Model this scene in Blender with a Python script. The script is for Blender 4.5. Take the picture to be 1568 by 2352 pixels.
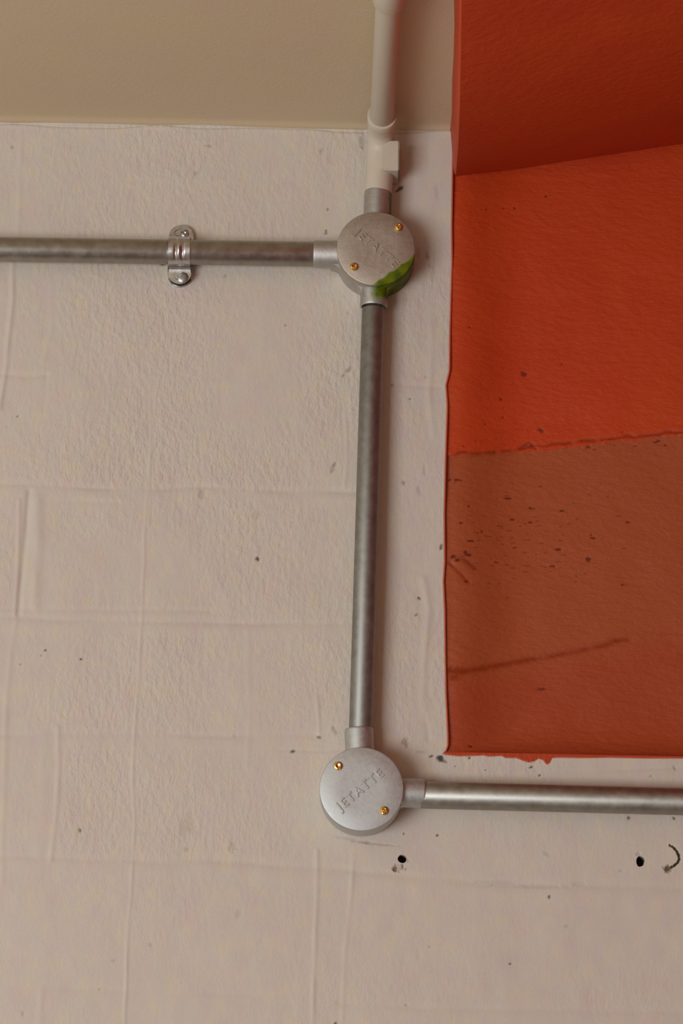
import bpy, bmesh, math, random
import numpy as np
from mathutils import Vector, Matrix

random.seed(7)
rng = np.random.default_rng(11)
scene = bpy.context.scene
for o in list(bpy.data.objects):
    bpy.data.objects.remove(o)

# ------------------------------------------------------------------ camera
W_PX, H_PX, F_PX = 1568, 2352, 6000.0
CAM = np.array([0.0, -2.03, 1.5])
PITCH, ROLL = math.radians(15.0), math.radians(1.03)
fw = np.array([0, math.cos(PITCH), math.sin(PITCH)])
r0 = np.array([1.0, 0, 0]); u0 = np.array([0, -math.sin(PITCH), math.cos(PITCH)])
rt = r0 * math.cos(ROLL) + u0 * math.sin(ROLL)
up = -r0 * math.sin(ROLL) + u0 * math.cos(ROLL)
cd = bpy.data.cameras.new('camera'); cam = bpy.data.objects.new('camera', cd)
scene.collection.objects.link(cam)
cam.matrix_world = Matrix(((rt[0], up[0], -fw[0], CAM[0]), (rt[1], up[1], -fw[1], CAM[1]),
                           (rt[2], up[2], -fw[2], CAM[2]), (0, 0, 0, 1)))
cd.sensor_fit = 'VERTICAL'; cd.sensor_height = 36.0; cd.lens = 36.0 * F_PX / H_PX
cd.clip_start = 0.05; cd.clip_end = 50
scene.camera = cam

# ------------------------------------------------------------------ light
w = bpy.data.worlds.new('world'); scene.world = w; w.use_nodes = True
w.node_tree.nodes['Background'].inputs[0].default_value = (1.0, 0.83, 0.61, 1)
w.node_tree.nodes['Background'].inputs[1].default_value = 0.50

def area_light(name, loc, target, sx, sy, power, col):
    ld = bpy.data.lights.new(name, 'AREA'); ld.shape = 'RECTANGLE'; ld.size = sx; ld.size_y = sy
    ld.energy = power; ld.color = col
    lo = bpy.data.objects.new(name, ld); scene.collection.objects.link(lo)
    lo.location = loc
    lo.rotation_euler = (Vector(target) - Vector(loc)).to_track_quat('-Z', 'Y').to_euler()
    return lo
area_light('window_daylight', (-1.75, -3.0, 0.98), (0.05, 0, 2.0), 1.5, 1.2, 66, (0.92, 0.965, 1.06))

vs = scene.view_settings
vs.view_transform = 'Standard'; vs.look = 'None'; vs.exposure = 0.0; vs.gamma = 1.0
vs.use_curve_mapping = False

# ------------------------------------------------------------------ measuring
def ray(px, py):
    d = fw * F_PX + rt * (px - W_PX / 2) - up * (py - H_PX / 2)
    return d
def on_y(px, py, y=0.0):
    """point of the plane at depth y seen at this spot of the photograph"""
    d = ray(px, py); t = (y - CAM[1]) / d[1]
    return CAM + d * t
def on_z(px, py, z):
    d = ray(px, py); t = (z - CAM[2]) / d[2]
    return CAM + d * t
ZCEIL = on_y(515, 285)[2]

# ------------------------------------------------------------------ helpers
def tag(o, label=None, cat=None, group=None, kind=None):
    if label: o['label'] = label
    if cat: o['category'] = cat
    if group: o['group'] = group
    if kind: o['kind'] = kind
    return o
def empty(name, loc):
    o = bpy.data.objects.new(name, None); scene.collection.objects.link(o)
    o.location = loc; o.empty_display_size = 0.01
    return o
def link(name, me, mats, parent=None, loc=None):
    o = bpy.data.objects.new(name, me); scene.collection.objects.link(o)
    for m in (mats if isinstance(mats, (list, tuple)) else [mats]):
        me.materials.append(m)
    if parent:
        o.parent = parent
    if loc is not None:
        o.location = loc
    return o
def from_bm(name, bm, mats, parent=None, smooth=True, angle=35):
    bmesh.ops.recalc_face_normals(bm, faces=bm.faces)
    me = bpy.data.meshes.new(name); bm.to_mesh(me); bm.free()
    if smooth:
        me.polygons.foreach_set('use_smooth', [True] * len(me.polygons))
        me.set_sharp_from_angle(angle=math.radians(angle))
    return link(name, me, mats, parent)

def lathe(bm, prof, p0, axis, seg=64, mat=0):
    """revolve [(along, radius)...] about the line p0 + axis*t"""
    a = Vector(axis).normalized(); p0 = Vector(p0)
    u = a.orthogonal().normalized(); v = a.cross(u)
    rings = []
    for (t, r) in prof:
        if r <= 1e-7:
            rings.append([bm.verts.new(p0 + a * t)])
        else:
            rings.append([bm.verts.new(p0 + a * t + (u * math.cos(k * 2 * math.pi / seg) + v * math.sin(k * 2 * math.pi / seg)) * r) for k in range(seg)])
    for A, B in zip(rings[:-1], rings[1:]):
        for k in range(seg):
            k2 = (k + 1) % seg
            if len(A) == 1 and len(B) == 1: continue
            if len(A) == 1: f = (A[0], B[k], B[k2])
            elif len(B) == 1: f = (A[k], A[k2], B[0])
            else: f = (A[k], A[k2], B[k2], B[k])
            fc = bm.faces.new(f); fc.material_index = mat
def tube_path(bm, pts, r, seg=40, cap=True):
    pts = [Vector(p) for p in pts]; rings = []
    ref = None
    for i, p in enumerate(pts):
        t = (pts[min(i + 1, len(pts) - 1)] - pts[max(i - 1, 0)]).normalized()
        if ref is None: ref = t.orthogonal().normalized()
        u = (ref - t * ref.dot(t)).normalized(); ref = u; v = t.cross(u)
        rr = r[i] if isinstance(r, (list, tuple)) else r
        rings.append([bm.verts.new(p + (u * math.cos(k * 2 * math.pi / seg) + v * math.sin(k * 2 * math.pi / seg)) * rr) for k in range(seg)])
    for A, B in zip(rings[:-1], rings[1:]):
        for k in range(seg):
            bm.faces.new((A[k], A[(k + 1) % seg], B[(k + 1) % seg], B[k]))
    if cap:
        bm.faces.new(rings[0]); bm.faces.new(rings[-1][::-1])
def prism(bm, poly, y0, y1):
    """extrude an (x, z) outline between depths y0 and y1"""
    a = [bm.verts.new((x, y0, z)) for x, z in poly]; b = [bm.verts.new((x, y1, z)) for x, z in poly]
    n = len(poly)
    bm.faces.new(a); bm.faces.new(b[::-1])
    for k in range(n):
        bm.faces.new((a[k], a[(k + 1) % n], b[(k + 1) % n], b[k]))

# ------------------------------------------------------------------ materials
class NT:
    def __init__(s, name):
        s.m = bpy.data.materials.new(name); s.m.use_nodes = True
        s.t = s.m.node_tree; s.n = s.t.nodes; s.l = s.t.links
        s.b = s.n['Principled BSDF']
    def add(s, kind, **kw):
        x = s.n.new(kind)
        for k, v in kw.items(): setattr(x, k, v)
        return x
    def noise(s, vec, scale, detail=3, rough=0.55):
        x = s.n.new('ShaderNodeTexNoise'); x.inputs['Scale'].default_value = scale
        x.inputs['Detail'].default_value = detail; x.inputs['Roughness'].default_value = rough
        s.l.new(vec, x.inputs['Vector']); return x.outputs['Fac']
    def ramp(s, f, a, b, ca=(0, 0, 0, 1), cb=(1, 1, 1, 1)):
        x = s.n.new('ShaderNodeValToRGB'); x.color_ramp.elements[0].position = a; x.color_ramp.elements[1].position = b
        x.color_ramp.elements[0].color = ca; x.color_ramp.elements[1].color = cb
        s.l.new(f, x.inputs[0]); return x.outputs[0]
    def math(s, op, a, b=None, c=None):
        x = s.n.new('ShaderNodeMath'); x.operation = op
        for i, v in enumerate((a, b, c)):
            if v is None: continue
            if isinstance(v, (int, float)): x.inputs[i].default_value = v
            else: s.l.new(v, x.inputs[i])
        return x.outputs[0]
    def mix(s, f, a, b, mode='MIX'):
        x = s.n.new('ShaderNodeMix'); x.data_type = 'RGBA'; x.blend_type = mode
        for i, v in ((0, f), (6, a), (7, b)):
            if isinstance(v, (int, float)): x.inputs[i].default_value = v
            elif isinstance(v, tuple): x.inputs[i].default_value = v
            else: s.l.new(v, x.inputs[i])
        return x.outputs[2]
    def coords(s, scale=(1, 1, 1), out='Object'):
        c = s.n.new('ShaderNodeTexCoord'); mp = s.n.new('ShaderNodeMapping')
        mp.inputs['Scale'].default_value = scale
        s.l.new(c.outputs[out], mp.inputs[0]); return mp.outputs[0]
    def bump(s, h, dist, strength=1.0, prev=None):
        x = s.n.new('ShaderNodeBump'); x.inputs['Distance'].default_value = dist
        x.inputs['Strength'].default_value = strength
        s.l.new(h, x.inputs['Height'])
        if prev is not None: s.l.new(prev, x.inputs['Normal'])
        return x.outputs[0]

def mottled(nt, base, yellow, pink, scale=38, amt=0.30):
    """brush-mixed paint with faint warm and pinkish patches"""
    v = nt.coords((1, 1, 0.75))
    n1 = nt.noise(v, scale, 4, 0.65)
    v2 = nt.coords((1, 1, 0.75)); v2n = v2.node; v2n.inputs['Location'].default_value = (3.1, 1.7, 5.3)
    n2 = nt.noise(v2, scale * 0.9, 4, 0.65)
    f1 = nt.math('MULTIPLY', nt.ramp(n1, 0.47, 0.72), amt)
    f2 = nt.math('MULTIPLY', nt.ramp(n2, 0.47, 0.72), amt)
    return nt.mix(f2, nt.mix(f1, base, yellow), pink)

def wall_mat():
    nt = NT('cream_masonry_paint')
    base = mottled(nt, (0.58, 0.522, 0.437, 1), (0.66, 0.55, 0.36, 1), (0.60, 0.465, 0.44, 1), 75, 0.6)
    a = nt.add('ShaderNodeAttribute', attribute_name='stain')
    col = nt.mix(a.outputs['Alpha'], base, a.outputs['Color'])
    nt.l.new(col, nt.b.inputs['Base Color'])
    r = nt.add('ShaderNodeAttribute', attribute_name='stipple')
    v = nt.coords((1.15, 1, 0.62))
    n1 = nt.noise(v, 215, 3, 0.55); n2 = nt.noise(v, 620, 2, 0.5)
    h = nt.math('ADD', nt.ramp(n1, 0.30, 0.80), nt.math('MULTIPLY', n2, 0.22))
    h = nt.math('MULTIPLY', h, r.outputs['Fac'])
    b1 = nt.bump(h, 0.00075, 1.0)
    n3 = nt.noise(nt.coords((1, 1, .8)), 900, 2, 0.6)
    b2 = nt.bump(n3, 0.00016, 1.0, b1)
    nt.l.new(b2, nt.b.inputs['Normal'])
    nt.b.inputs['Roughness'].default_value = 0.62
    nt.b.inputs['Specular IOR Level'].default_value = 0.3
    return nt.m
def ceiling_mat():
    nt = NT('cream_ceiling_paint')
    base = mottled(nt, (0.62, 0.50, 0.325, 1), (0.64, 0.51, 0.27, 1), (0.62, 0.46, 0.33, 1), 16, 0.45)
    nt.l.new(base, nt.b.inputs['Base Color'])
    n3 = nt.noise(nt.coords(), 300, 2, 0.6)
    nt.l.new(nt.bump(n3, 0.0002), nt.b.inputs['Normal'])
    nt.b.inputs['Roughness'].default_value = 0.6
    return nt.m
def red_mat(name='red_gloss_paint'):
    nt = NT(name)
    base = mottled(nt, (0.50, 0.051, 0.009, 1), (0.50, 0.066, 0.008, 1), (0.45, 0.036, 0.010, 1), 14, 0.5)
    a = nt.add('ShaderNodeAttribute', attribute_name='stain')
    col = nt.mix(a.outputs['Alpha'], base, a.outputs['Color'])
    nt.l.new(col, nt.b.inputs['Base Color'])
    n1 = nt.noise(nt.coords((0.7, 1, 1.6)), 160, 4, 0.6)
    n2 = nt.noise(nt.coords(), 700, 2, 0.6)
    h = nt.math('ADD', nt.ramp(n1, 0.35, 0.7), nt.math('MULTIPLY', n2, 0.35))
    nt.l.new(nt.bump(h, 0.00035), nt.b.inputs['Normal'])
    nt.b.inputs['Roughness'].default_value = 0.48
    nt.b.inputs['Specular IOR Level'].default_value = 0.28
    return nt.m
def metal(name, col, rough, grain=(1, 1, 1), dirt=0.15, bump=0.00005, scale=260):
    nt = NT(name)
    v = nt.coords(grain)
    n = nt.noise(v, scale, 4, 0.6)
    c2 = tuple(c * (1 - dirt * 2) for c in col[:3]) + (1,)
    c1 = tuple(min(1, c * (1 + dirt)) for c in col[:3]) + (1,)
    nt.l.new(nt.ramp(n, 0.3, 0.7, c2, c1), nt.b.inputs['Base Color'])
    nt.b.inputs['Metallic'].default_value = 1.0
    x = nt.math('MULTIPLY_ADD', n, 0.2, rough - 0.1)
    nt.l.new(x, nt.b.inputs['Roughness'])
    nt.l.new(nt.bump(nt.noise(v, scale * 2.2, 3, 0.6), bump), nt.b.inputs['Normal'])
    return nt.m
M_WALL = wall_mat(); M_CEIL = ceiling_mat(); M_RED = red_mat()
M_PIPE = metal('galvanised_conduit', (0.40, 0.385, 0.34), 0.40, dirt=0.10, scale=120)
M_PIPE_DULL = metal('weathered_conduit', (0.33, 0.325, 0.29), 0.56, dirt=0.10, scale=120)
M_PIPE_GREY = metal('grey_conduit', (0.37, 0.355, 0.31), 0.47, dirt=0.10, scale=120)
M_CAST = metal('cast_zinc', (0.555, 0.57, 0.545), 0.60, dirt=0.05, bump=0.00007, scale=320)
M_CLIP = metal('bright_zinc_plate', (0.62, 0.62, 0.62), 0.24, dirt=0.12, bump=0.00006)
M_BRASS = metal('brass', (0.80, 0.52, 0.16), 0.25, dirt=0.15, bump=0.00003)
M_SCREW = metal('dull_steel', (0.40, 0.38, 0.36), 0.35, dirt=0.2)

def paint(name, col, rough=0.5, bump=0.0002):
    nt = NT(name)
    base = mottled(nt, col + (1,), (col[0] * 1.04, col[1], col[2] * 0.8, 1), (col[0], col[1] * 0.9, col[2] * 0.94, 1), 60, 0.4)
    nt.l.new(base, nt.b.inputs['Base Color'])
    nt.l.new(nt.bump(nt.noise(nt.coords(), 420, 3, 0.6), bump), nt.b.inputs['Normal'])
    nt.b.inputs['Roughness'].default_value = rough
    return nt.m
M_PPIPE = paint('cream_painted_conduit', (0.56, 0.50, 0.39))
M_DKRED = paint('dark_red_paint', (0.22, 0.045, 0.03), 0.55)
M_FLOOR = paint('grey_floor_screed', (0.30, 0.27, 0.24), 0.7)

def green_cast(name, metal_col, origin, R, chord, greens=((0.060, 0.092, 0.001, 1), (0.135, 0.165, 0.002, 1))):
    """cast zinc partly covered by a streak of green paint: the streak lies beyond a chord of the box"""
    nt = NT(name)
    v = nt.coords((1, 1, 1)); n = nt.noise(v, 220, 4, 0.6)
    c2 = tuple(c * 0.88 for c in metal_col) + (1,); c1 = tuple(min(1, c * 1.05) for c in metal_col) + (1,)
    mcol = nt.ramp(n, 0.3, 0.7, c2, c1)
    geo = nt.add('ShaderNodeNewGeometry')
    sub = nt.add('ShaderNodeVectorMath', operation='SUBTRACT'); nt.l.new(geo.outputs['Position'], sub.inputs[0]); sub.inputs[1].default_value = origin
    dot = nt.add('ShaderNodeVectorMath', operation='DOT_PRODUCT'); nt.l.new(sub.outputs[0], dot.inputs[0]); dot.inputs[1].default_value = (0.608 / R, 0.0, -0.794 / R)
    d = dot.outputs['Value']
    nn = nt.noise(v, 150, 3, 0.6)
    d = nt.math('ADD', d, nt.math('MULTIPLY', nt.math('SUBTRACT', nn, 0.5), 0.18))
    mask = nt.ramp(d, chord - 0.03, chord + 0.05)
    mask = nt.ramp(mask, 0.05, 0.7)
    sep = nt.add('ShaderNodeSeparateXYZ'); nt.l.new(sub.outputs[0], sep.inputs[0])
    x_, z_ = sep.outputs['X'], sep.outputs['Z']
    rad_ = nt.math('SQRT', nt.math('ADD', nt.math('MULTIPLY', x_, x_), nt.math('MULTIPLY', z_, z_)))
    jit = nt.math('MULTIPLY', nt.math('SUBTRACT', nn, 0.5), 0.010)
    inside = nt.ramp(nt.math('ADD', rad_, jit), R * 1.30, R * 1.36, (1, 1, 1, 1), (0, 0, 0, 1))
    rightof = nt.ramp(nt.math('ADD', nt.math('ADD', x_, jit), 0.1), 0.0965, 0.0985)
    sp1 = nt.ramp(nt.math('ADD', x_, nt.math('MULTIPLY', jit, 0.3)), 0.0092, 0.0105); sp2 = nt.ramp(z_, 0.028, 0.030)
    mask = nt.math('MAXIMUM', nt.math('MULTIPLY', mask, nt.math('MULTIPLY', inside, rightof)), nt.math('MULTIPLY', sp1, sp2))
    gcol = nt.ramp(nt.noise(v, 130, 3, 0.5), 0.35, 0.65, greens[0], greens[1])
    nt.l.new(nt.mix(mask, mcol, gcol), nt.b.inputs['Base Color'])
    nt.l.new(nt.math('SUBTRACT', 1.0, mask), nt.b.inputs['Metallic'])
    nt.b.inputs['Specular IOR Level'].default_value = 0.15
    nt.l.new(nt.math('MULTIPLY_ADD', n, 0.1, 0.52), nt.b.inputs['Roughness'])
    nt.l.new(nt.bump(nt.noise(v, 480, 3, 0.6), 0.00012), nt.b.inputs['Normal'])
    return nt.m

# ------------------------------------------------------------------ relief painting on grids
def seg_dist(X, Z, a, b):
    ax, az = a; bx, bz = b
    dx, dz = bx - ax, bz - az; L2 = dx * dx + dz * dz + 1e-12
    t = np.clip(((X - ax) * dx + (Z - az) * dz) / L2, 0, 1)
    qx = X - (ax + t * dx); qz = Z - (az + t * dz)
    side = np.sign(dx * (Z - az) - dz * (X - ax))
    return np.hypot(qx, qz), side
def polydist(X, Z, pts):
    D = np.full(X.shape, 9.0); S = np.ones(X.shape)
    for a, b in zip(pts[:-1], pts[1:]):
        d, s = seg_dist(X, Z, a, b)
        m = d < D; D[m] = d[m]; S[m] = s[m]
    return D, S
_hr = np.random.default_rng(5)
_HT = _hr.random((256, 256))
def vnoise(X, Z, s):
    x = X * s + 50; z = Z * s + 50
    xi = np.floor(x).astype(int); zi = np.floor(z).astype(int); fx = x - xi; fz = z - zi
    fx = fx * fx * (3 - 2 * fx); fz = fz * fz * (3 - 2 * fz)
    h = lambda i, j: _HT[i % 256, j % 256]
    return (h(xi, zi) * (1 - fx) + h(xi + 1, zi) * fx) * (1 - fz) + (h(xi, zi + 1) * (1 - fx) + h(xi + 1, zi + 1) * fx) * fz - 0.5
def wp(p, y=0.0):
    q = on_y(p[0], p[1], y); return (q[0], q[2])

# raised/sunk lines of the blockwork, read off the photograph: (points, height mm, half width px, kind)
RIDGES = [
    ([(50, 300), (45, 420), (40, 545)], 0.5, 9, 'r'),
    ([(30, 600), (27, 720), (18, 800), (10, 870), (0, 940)], 1.1, 8, 'r'),
    ([(118, 640), (118, 760), (100, 830)], 0.35, 10, 'r'),
    ([(346, 850), (346, 1000), (340, 1120), (331, 1250), (326, 1400), (318, 1550), (308, 1700), (304, 1800), (309, 1900), (303, 1990), (296, 2110), (290, 2230), (286, 2352)], 0.6, 5, 'r'),
    ([(346, 1120), (342, 1210)], 0.5, 4, 'r'),
    ([(44, 1150), (42, 1290), (33, 1412)], 0.6, 6, 'r'),
    ([(68, 1130), (62, 1200), (52, 1310), (42, 1410)], -1.1, 9, 'r'),
    ([(88, 1150), (86, 1280), (82, 1390)], 1.1, 18, 'r'),
    ([(36, 1425), (24, 1500), (14, 1620), (8, 1800), (4, 2030)], 0.5, 9, 'r'),
    ([(132, 1670), (136, 1760), (128, 1870), (116, 1975)], 0.8, 8, 'r'),
    ([(100, 1690), (98, 1800), (88, 1960)], 0.45, 18, 'r'),
    ([(728, 1600), (732, 1660), (734, 1695)], 0.6, 6, 'r'),
    ([(728, 1955), (728, 2060), (722, 2200), (718, 2352)], 0.55, 7, 'r'),
    ([(812, 1965), (806, 2060), (792, 2180), (786, 2352)], 0.45, 7, 'r'),
    ([(568, 1450), (572, 1640), (568, 1760)], 0.3, 8, 'r'),
    ([(95, 2270), (92, 2352)], 0.4, 9, 'r'),
    ([(790, 890), (796, 1060), (790, 1120)], 0.4, 6, 'r'),
    ([(972, 1330), (984, 1400), (976, 1500), (970, 1600), (978, 1650)], 0.9, 11, 'r'),
    ([(988, 700), (992, 800), (985, 900), (995, 1000)], 0.6, 11, 'r'),
    ([(975, 1640), (985, 1700)], -0.8, 6, 'r'),
    ([(705, 1700), (850, 1722)], 0.3, 5, 'r'),
    ([(455, 950), (470, 1090), (464, 1140)], 0.35, 5, 'r'),
]
JOINTS = [   # long shallow joints of the courses: sunk line, then a flush lighter bed below it
    ([(0, 862), (60, 868), (105, 866)], 0.8, 8),
    ([(105, 866), (100, 940)], 0.5, 6),
    ([(0, 1112), (200, 1122), (330, 1126), (450, 1119), (600, 1126), (820, 1132)], 0.75, 8),
    ([(0, 1418), (110, 1424), (330, 1430), (500, 1432), (820, 1436)], 0.55, 8),
    ([(0, 1400), (330, 1402), (480, 1404)], 0.35, 6),
    ([(0, 1690), (150, 1688), (330, 1686), (520, 1692), (720, 1690)], 0.5, 9),
    ([(0, 1968), (120, 1972), (330, 1981), (480, 1978), (800, 2000), (1100, 2030), (1568, 2042)], 0.55, 10),
    ([(100, 1152), (320, 1156)], 0.3, 6),
    ([(860, 884), (1010, 890)], 0.3, 6),
    ([(780, 2305), (1000, 2318), (1568, 2325)], 0.35, 9),
    ([(0, 2268), (700, 2290)], 0.25, 9),
    ([(1180, 1778), (1400, 1770), (1568, 1764)], 0.35, 5),
    ([(640, 1724), (740, 1726), (800, 1720)], 0.4, 3),
]
DARK = (0.03, 0.022, 0.018); BROWN = (0.10, 0.065, 0.035); GREY = (0.20, 0.16, 0.13)
SPECKS = [   # marks on the masonry: x, y, half size x, half size y, angle, colour, strength, pit mm
    (591, 1283, 4, 5, 0, DARK, .9, .5), (104, 1493, 2.5, 2.5, 0, DARK, .9, .2), (186, 1514, 3, 2, 20, DARK, .9, .2), (93, 1506, 2, 1.6, 0, DARK, .7, 0),
    (47, 1526, 2, 1.6, 0, DARK, .7, 0), (40, 957, 2, 2, 0, DARK, .7, 0), (14, 981, 4, 2, 20, GREY, .6, 0), (28, 337, 3.5, 4.5, 0, GREY, .8, .3),
    (478, 336, 9, 4, 0, GREY, .5, .2), (450, 398, 6, 5, 0, GREY, .5, .3), (738, 347, 4, 7, 0, GREY, .7, .2), (749, 531, 3, 3, 0, BROWN, .8, .3),
    (752, 481, 3, 3, 0, BROWN, .6, .2), (801, 850, 9, 4, -45, GREY, .8, .7), (790, 862, 6, 3, -50, GREY, .6, .5), (765, 1078, 12, 4, -60, GREY, .6, .8),
    (767, 1068, 9, 3, -50, BROWN, .4, .5), (466, 1134, 7, 12, 0, GREY, .35, .9), (590, 1183, 9, 9, 0, GREY, .3, .3), (184, 1908, 3, 6, -15, DARK, .7, .3),
    (672, 1726, 5, 3, -20, DARK, .8, .3), (733, 1694, 6, 3, 20, BROWN, .7, .3), (769, 1678, 10, 4, 60, BROWN, .3, .5), (425, 1900, 14, 28, 20, (0.36, .30, .26), .45, 0),
    (420, 1912, 12, 9, 0, (0.33, .28, .24), .4, 0), (428, 1950, 6, 5, 0, (0.33, .27, .2), .6, .2), (535, 1945, 9, 12, 20, (0.38, .30, .26), .5, .4),
    (548, 2098, 6, 9, 20, (0.4, .33, .26), .5, .3), (346, 2170, 4, 4, 0, GREY, .5, .2), (261, 2206, 4, 3, 0, GREY, .5, .2), (53, 2328, 3, 5, -10, GREY, .6, .2),
    (228, 2272, 2.5, 2.5, 0, GREY, .6, .1), (770, 2350, 4, 3, -30, DARK, .8, 0), (416, 2258, 2, 2, 0, GREY, .6, 0), (1171, 2214, 2.6, 2.4, 0, DARK, .9, .3),
    (1261, 2061, 2.6, 5, 0, DARK, .8, .3), (1004, 1919, 3.4, 2.6, -20, DARK, .9, .3), (927, 1915, 2, 2.4, 0, DARK, .7, .2), (1443, 1879, 3, 4, -10, BROWN, .8, .2),
    (1547, 1880, 3, 3, 0, BROWN, .8, .2), (1128, 2034, 2, 1.6, 0, DARK, .5, 0), (932, 2309, 3, 3, 0, GREY, .8, .2), (1300, 2127, 5, 4, 0, GREY, .4, .2),
    (930, 1703, 5, 9, 30, (0.17, .13, .08), .8, .5), (934, 1710, 4, 7, 10, (0.17, .13, .08), .8, .4), (962, 1373, 4, 2.5, 30, DARK, .9, .4), (956, 1412, 4, 2.5, -40, BROWN, .6, .2),
    (1013, 1256, 3, 6, 10, DARK, .8, .4), (1012, 1742, 9, 6, 35, DARK, .95, .9), (1019, 1748, 7, 3, 20, DARK, .7, .4), (990, 1737, 5, 2.5, -20, DARK, .8, .2),
    (968, 1727, 12, 3, 0, GREY, .5, .2), (1219, 1762, 5, 2.5, -25, DARK, .95, .3), (1045, 1760, 3, 1.6, -40, DARK, .8, .1), (1077, 1741, 2, 3, 0, DARK, .8, .2),
    (1239, 1781, 2.6, 2, 0, DARK, .8, .2), (1114, 1769, 2, 1.6, 0, DARK, .7, 0), (1494, 1783, 3, 3, 20, GREY, .8, .2), (1549, 1764, 5, 3, 60, GREY, .8, .3),
    (918, 433, 9, 4, -38, (.10, .085, .05), .95, .8), (913, 437, 6, 3, -38, (.10, .085, .05), .9, .6), (982, 588, 4, 9, -10, (.16, .11, .10), .75, .5), (960, 580, 4, 12, 0, (.2, .14, .12), .5, .3),
    (987, 610, 3, 7, 0, (.2, .14, .12), .5, .3), (996, 620, 3, 40, 2, (.3, .22, .19), .4, .2), (1003, 440, 5, 18, -5, (.33, .25, .22), .4, .2), (748, 537, 2.6, 4, 60, DARK, .6, .1),
    (373, 607, 8, 4, 10, (.09, .06, .02), .85, .3), (522, 606, 3, 2, 0, BROWN, .6, 0), (518, 633, 3, 5, 30, GREY, .6, .3), (657, 286, 5, 3, 0, (.25, .10, .05), .9, 0),
    (835, 322, 8, 20, 0, (.33, .28, .24), .6, .8), (830, 295, 12, 10, 0, (.38, .32, .27), .4, .3), (900, 885, 4, 3, 0, BROWN, .4, .2), (978, 865, 3, 4, 0, GREY, .6, .3), (941, 917, 3, 2.5, 0, BROWN, .6, .2),
    (927, 1109, 5, 5, 0, BROWN, .4, .3), (963, 1125, 4, 12, -10, (.33, .25, .22), .5, .5), (975, 1080, 3, 12, -3, (.33, .25, .22), .5, .4), (800, 720, 3, 4, 0, GREY, .5, .2), (188, 940, 2.5, 2, 0, GREY, .6, 0),
    (655, 748, 2.5, 2, 0, DARK, .6, 0), (860, 1937, 50, 2.5, 5, (.3, .25, .2), .6, .4), (800, 1926, 30, 2.2, 8, (.33, .28, .24), .5, .3), (842, 1935, 9, 3, 0, (.22, .18, .15), .8, .4),
    (785, 1880, 14, 22, 40, (.36, .31, .27), .35, 0),
    (540, 1690, 5, 5, 0, (.36, .28, .22), .4, .2), (960, 2190, 6, 14, 0, (.46, .40, .36), .4, .1), (985, 2175, 3, 3, 0, GREY, .5, 0), (1165, 2205, 16, 22, 0, (.50, .43, .38), .35, 0),
    (1140, 2025, 40, 3, 0, (.40, .33, .28), .4, .3), (1240, 2035, 50, 5, 0, (.40, .33, .28), .3, .4), (1330, 2030, 14, 4, 0, (.40, .33, .28), .35, .4), (1255, 1960, 8, 5, 40, (.35, .30, .29), .4, .3), (1425, 2000, 4, 3, 0, GREY, .4, .2),
    (915, 1994, 11, 8, 0, (.28, .21, .17), .65, .9), (907, 1996, 4, 6, 30, (.10, .07, .06), .8, .6), (924, 1991, 3, 5, 0, (.13, .09, .06), .8, .5), (931, 1996, 4, 4, 0, (.20, .14, .15), .7, .3), (908, 2000, 4, 2, 0, (.09, .06, .05), .7, .3),
    (936, 1975, 4, 4, 0, (.30, .24, .22), .7, .4), (1465, 1962, 5, 4, 0, (.30, .24, .23), .5, .5),
]
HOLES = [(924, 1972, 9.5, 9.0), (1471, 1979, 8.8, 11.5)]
HOOK = [(1538, 1942), (1546, 1946), (1553, 1953), (1558, 1964), (1560, 1972), (1556, 1981), (1548, 1988), (1541, 1993)]

def ellipse_mask(X, Z, s, soft=0.35, y=0.0, fz=1.03):
    cx, cz = wp((s[0], s[1]), y)
    k = 1 / (F_PX / 2.1)
    th = -math.radians(s[4]); c, sn = math.cos(th), math.sin(th)
    dx = (X - cx) / k; dz = (Z - cz) / (k * fz)
    u = (dx * c + dz * sn) / s[2]; v = (-dx * sn + dz * c) / s[3]
    r = np.hypot(u, v)
    r = r + vnoise(X, Z, 700) * 0.7
    return np.clip((1 + soft - r) / (2 * soft), 0, 1)

def sub_apply(X, Z, cx, cz, rad):
    return (np.abs(X - cx) < rad) & (np.abs(Z - cz) < rad)

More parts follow.
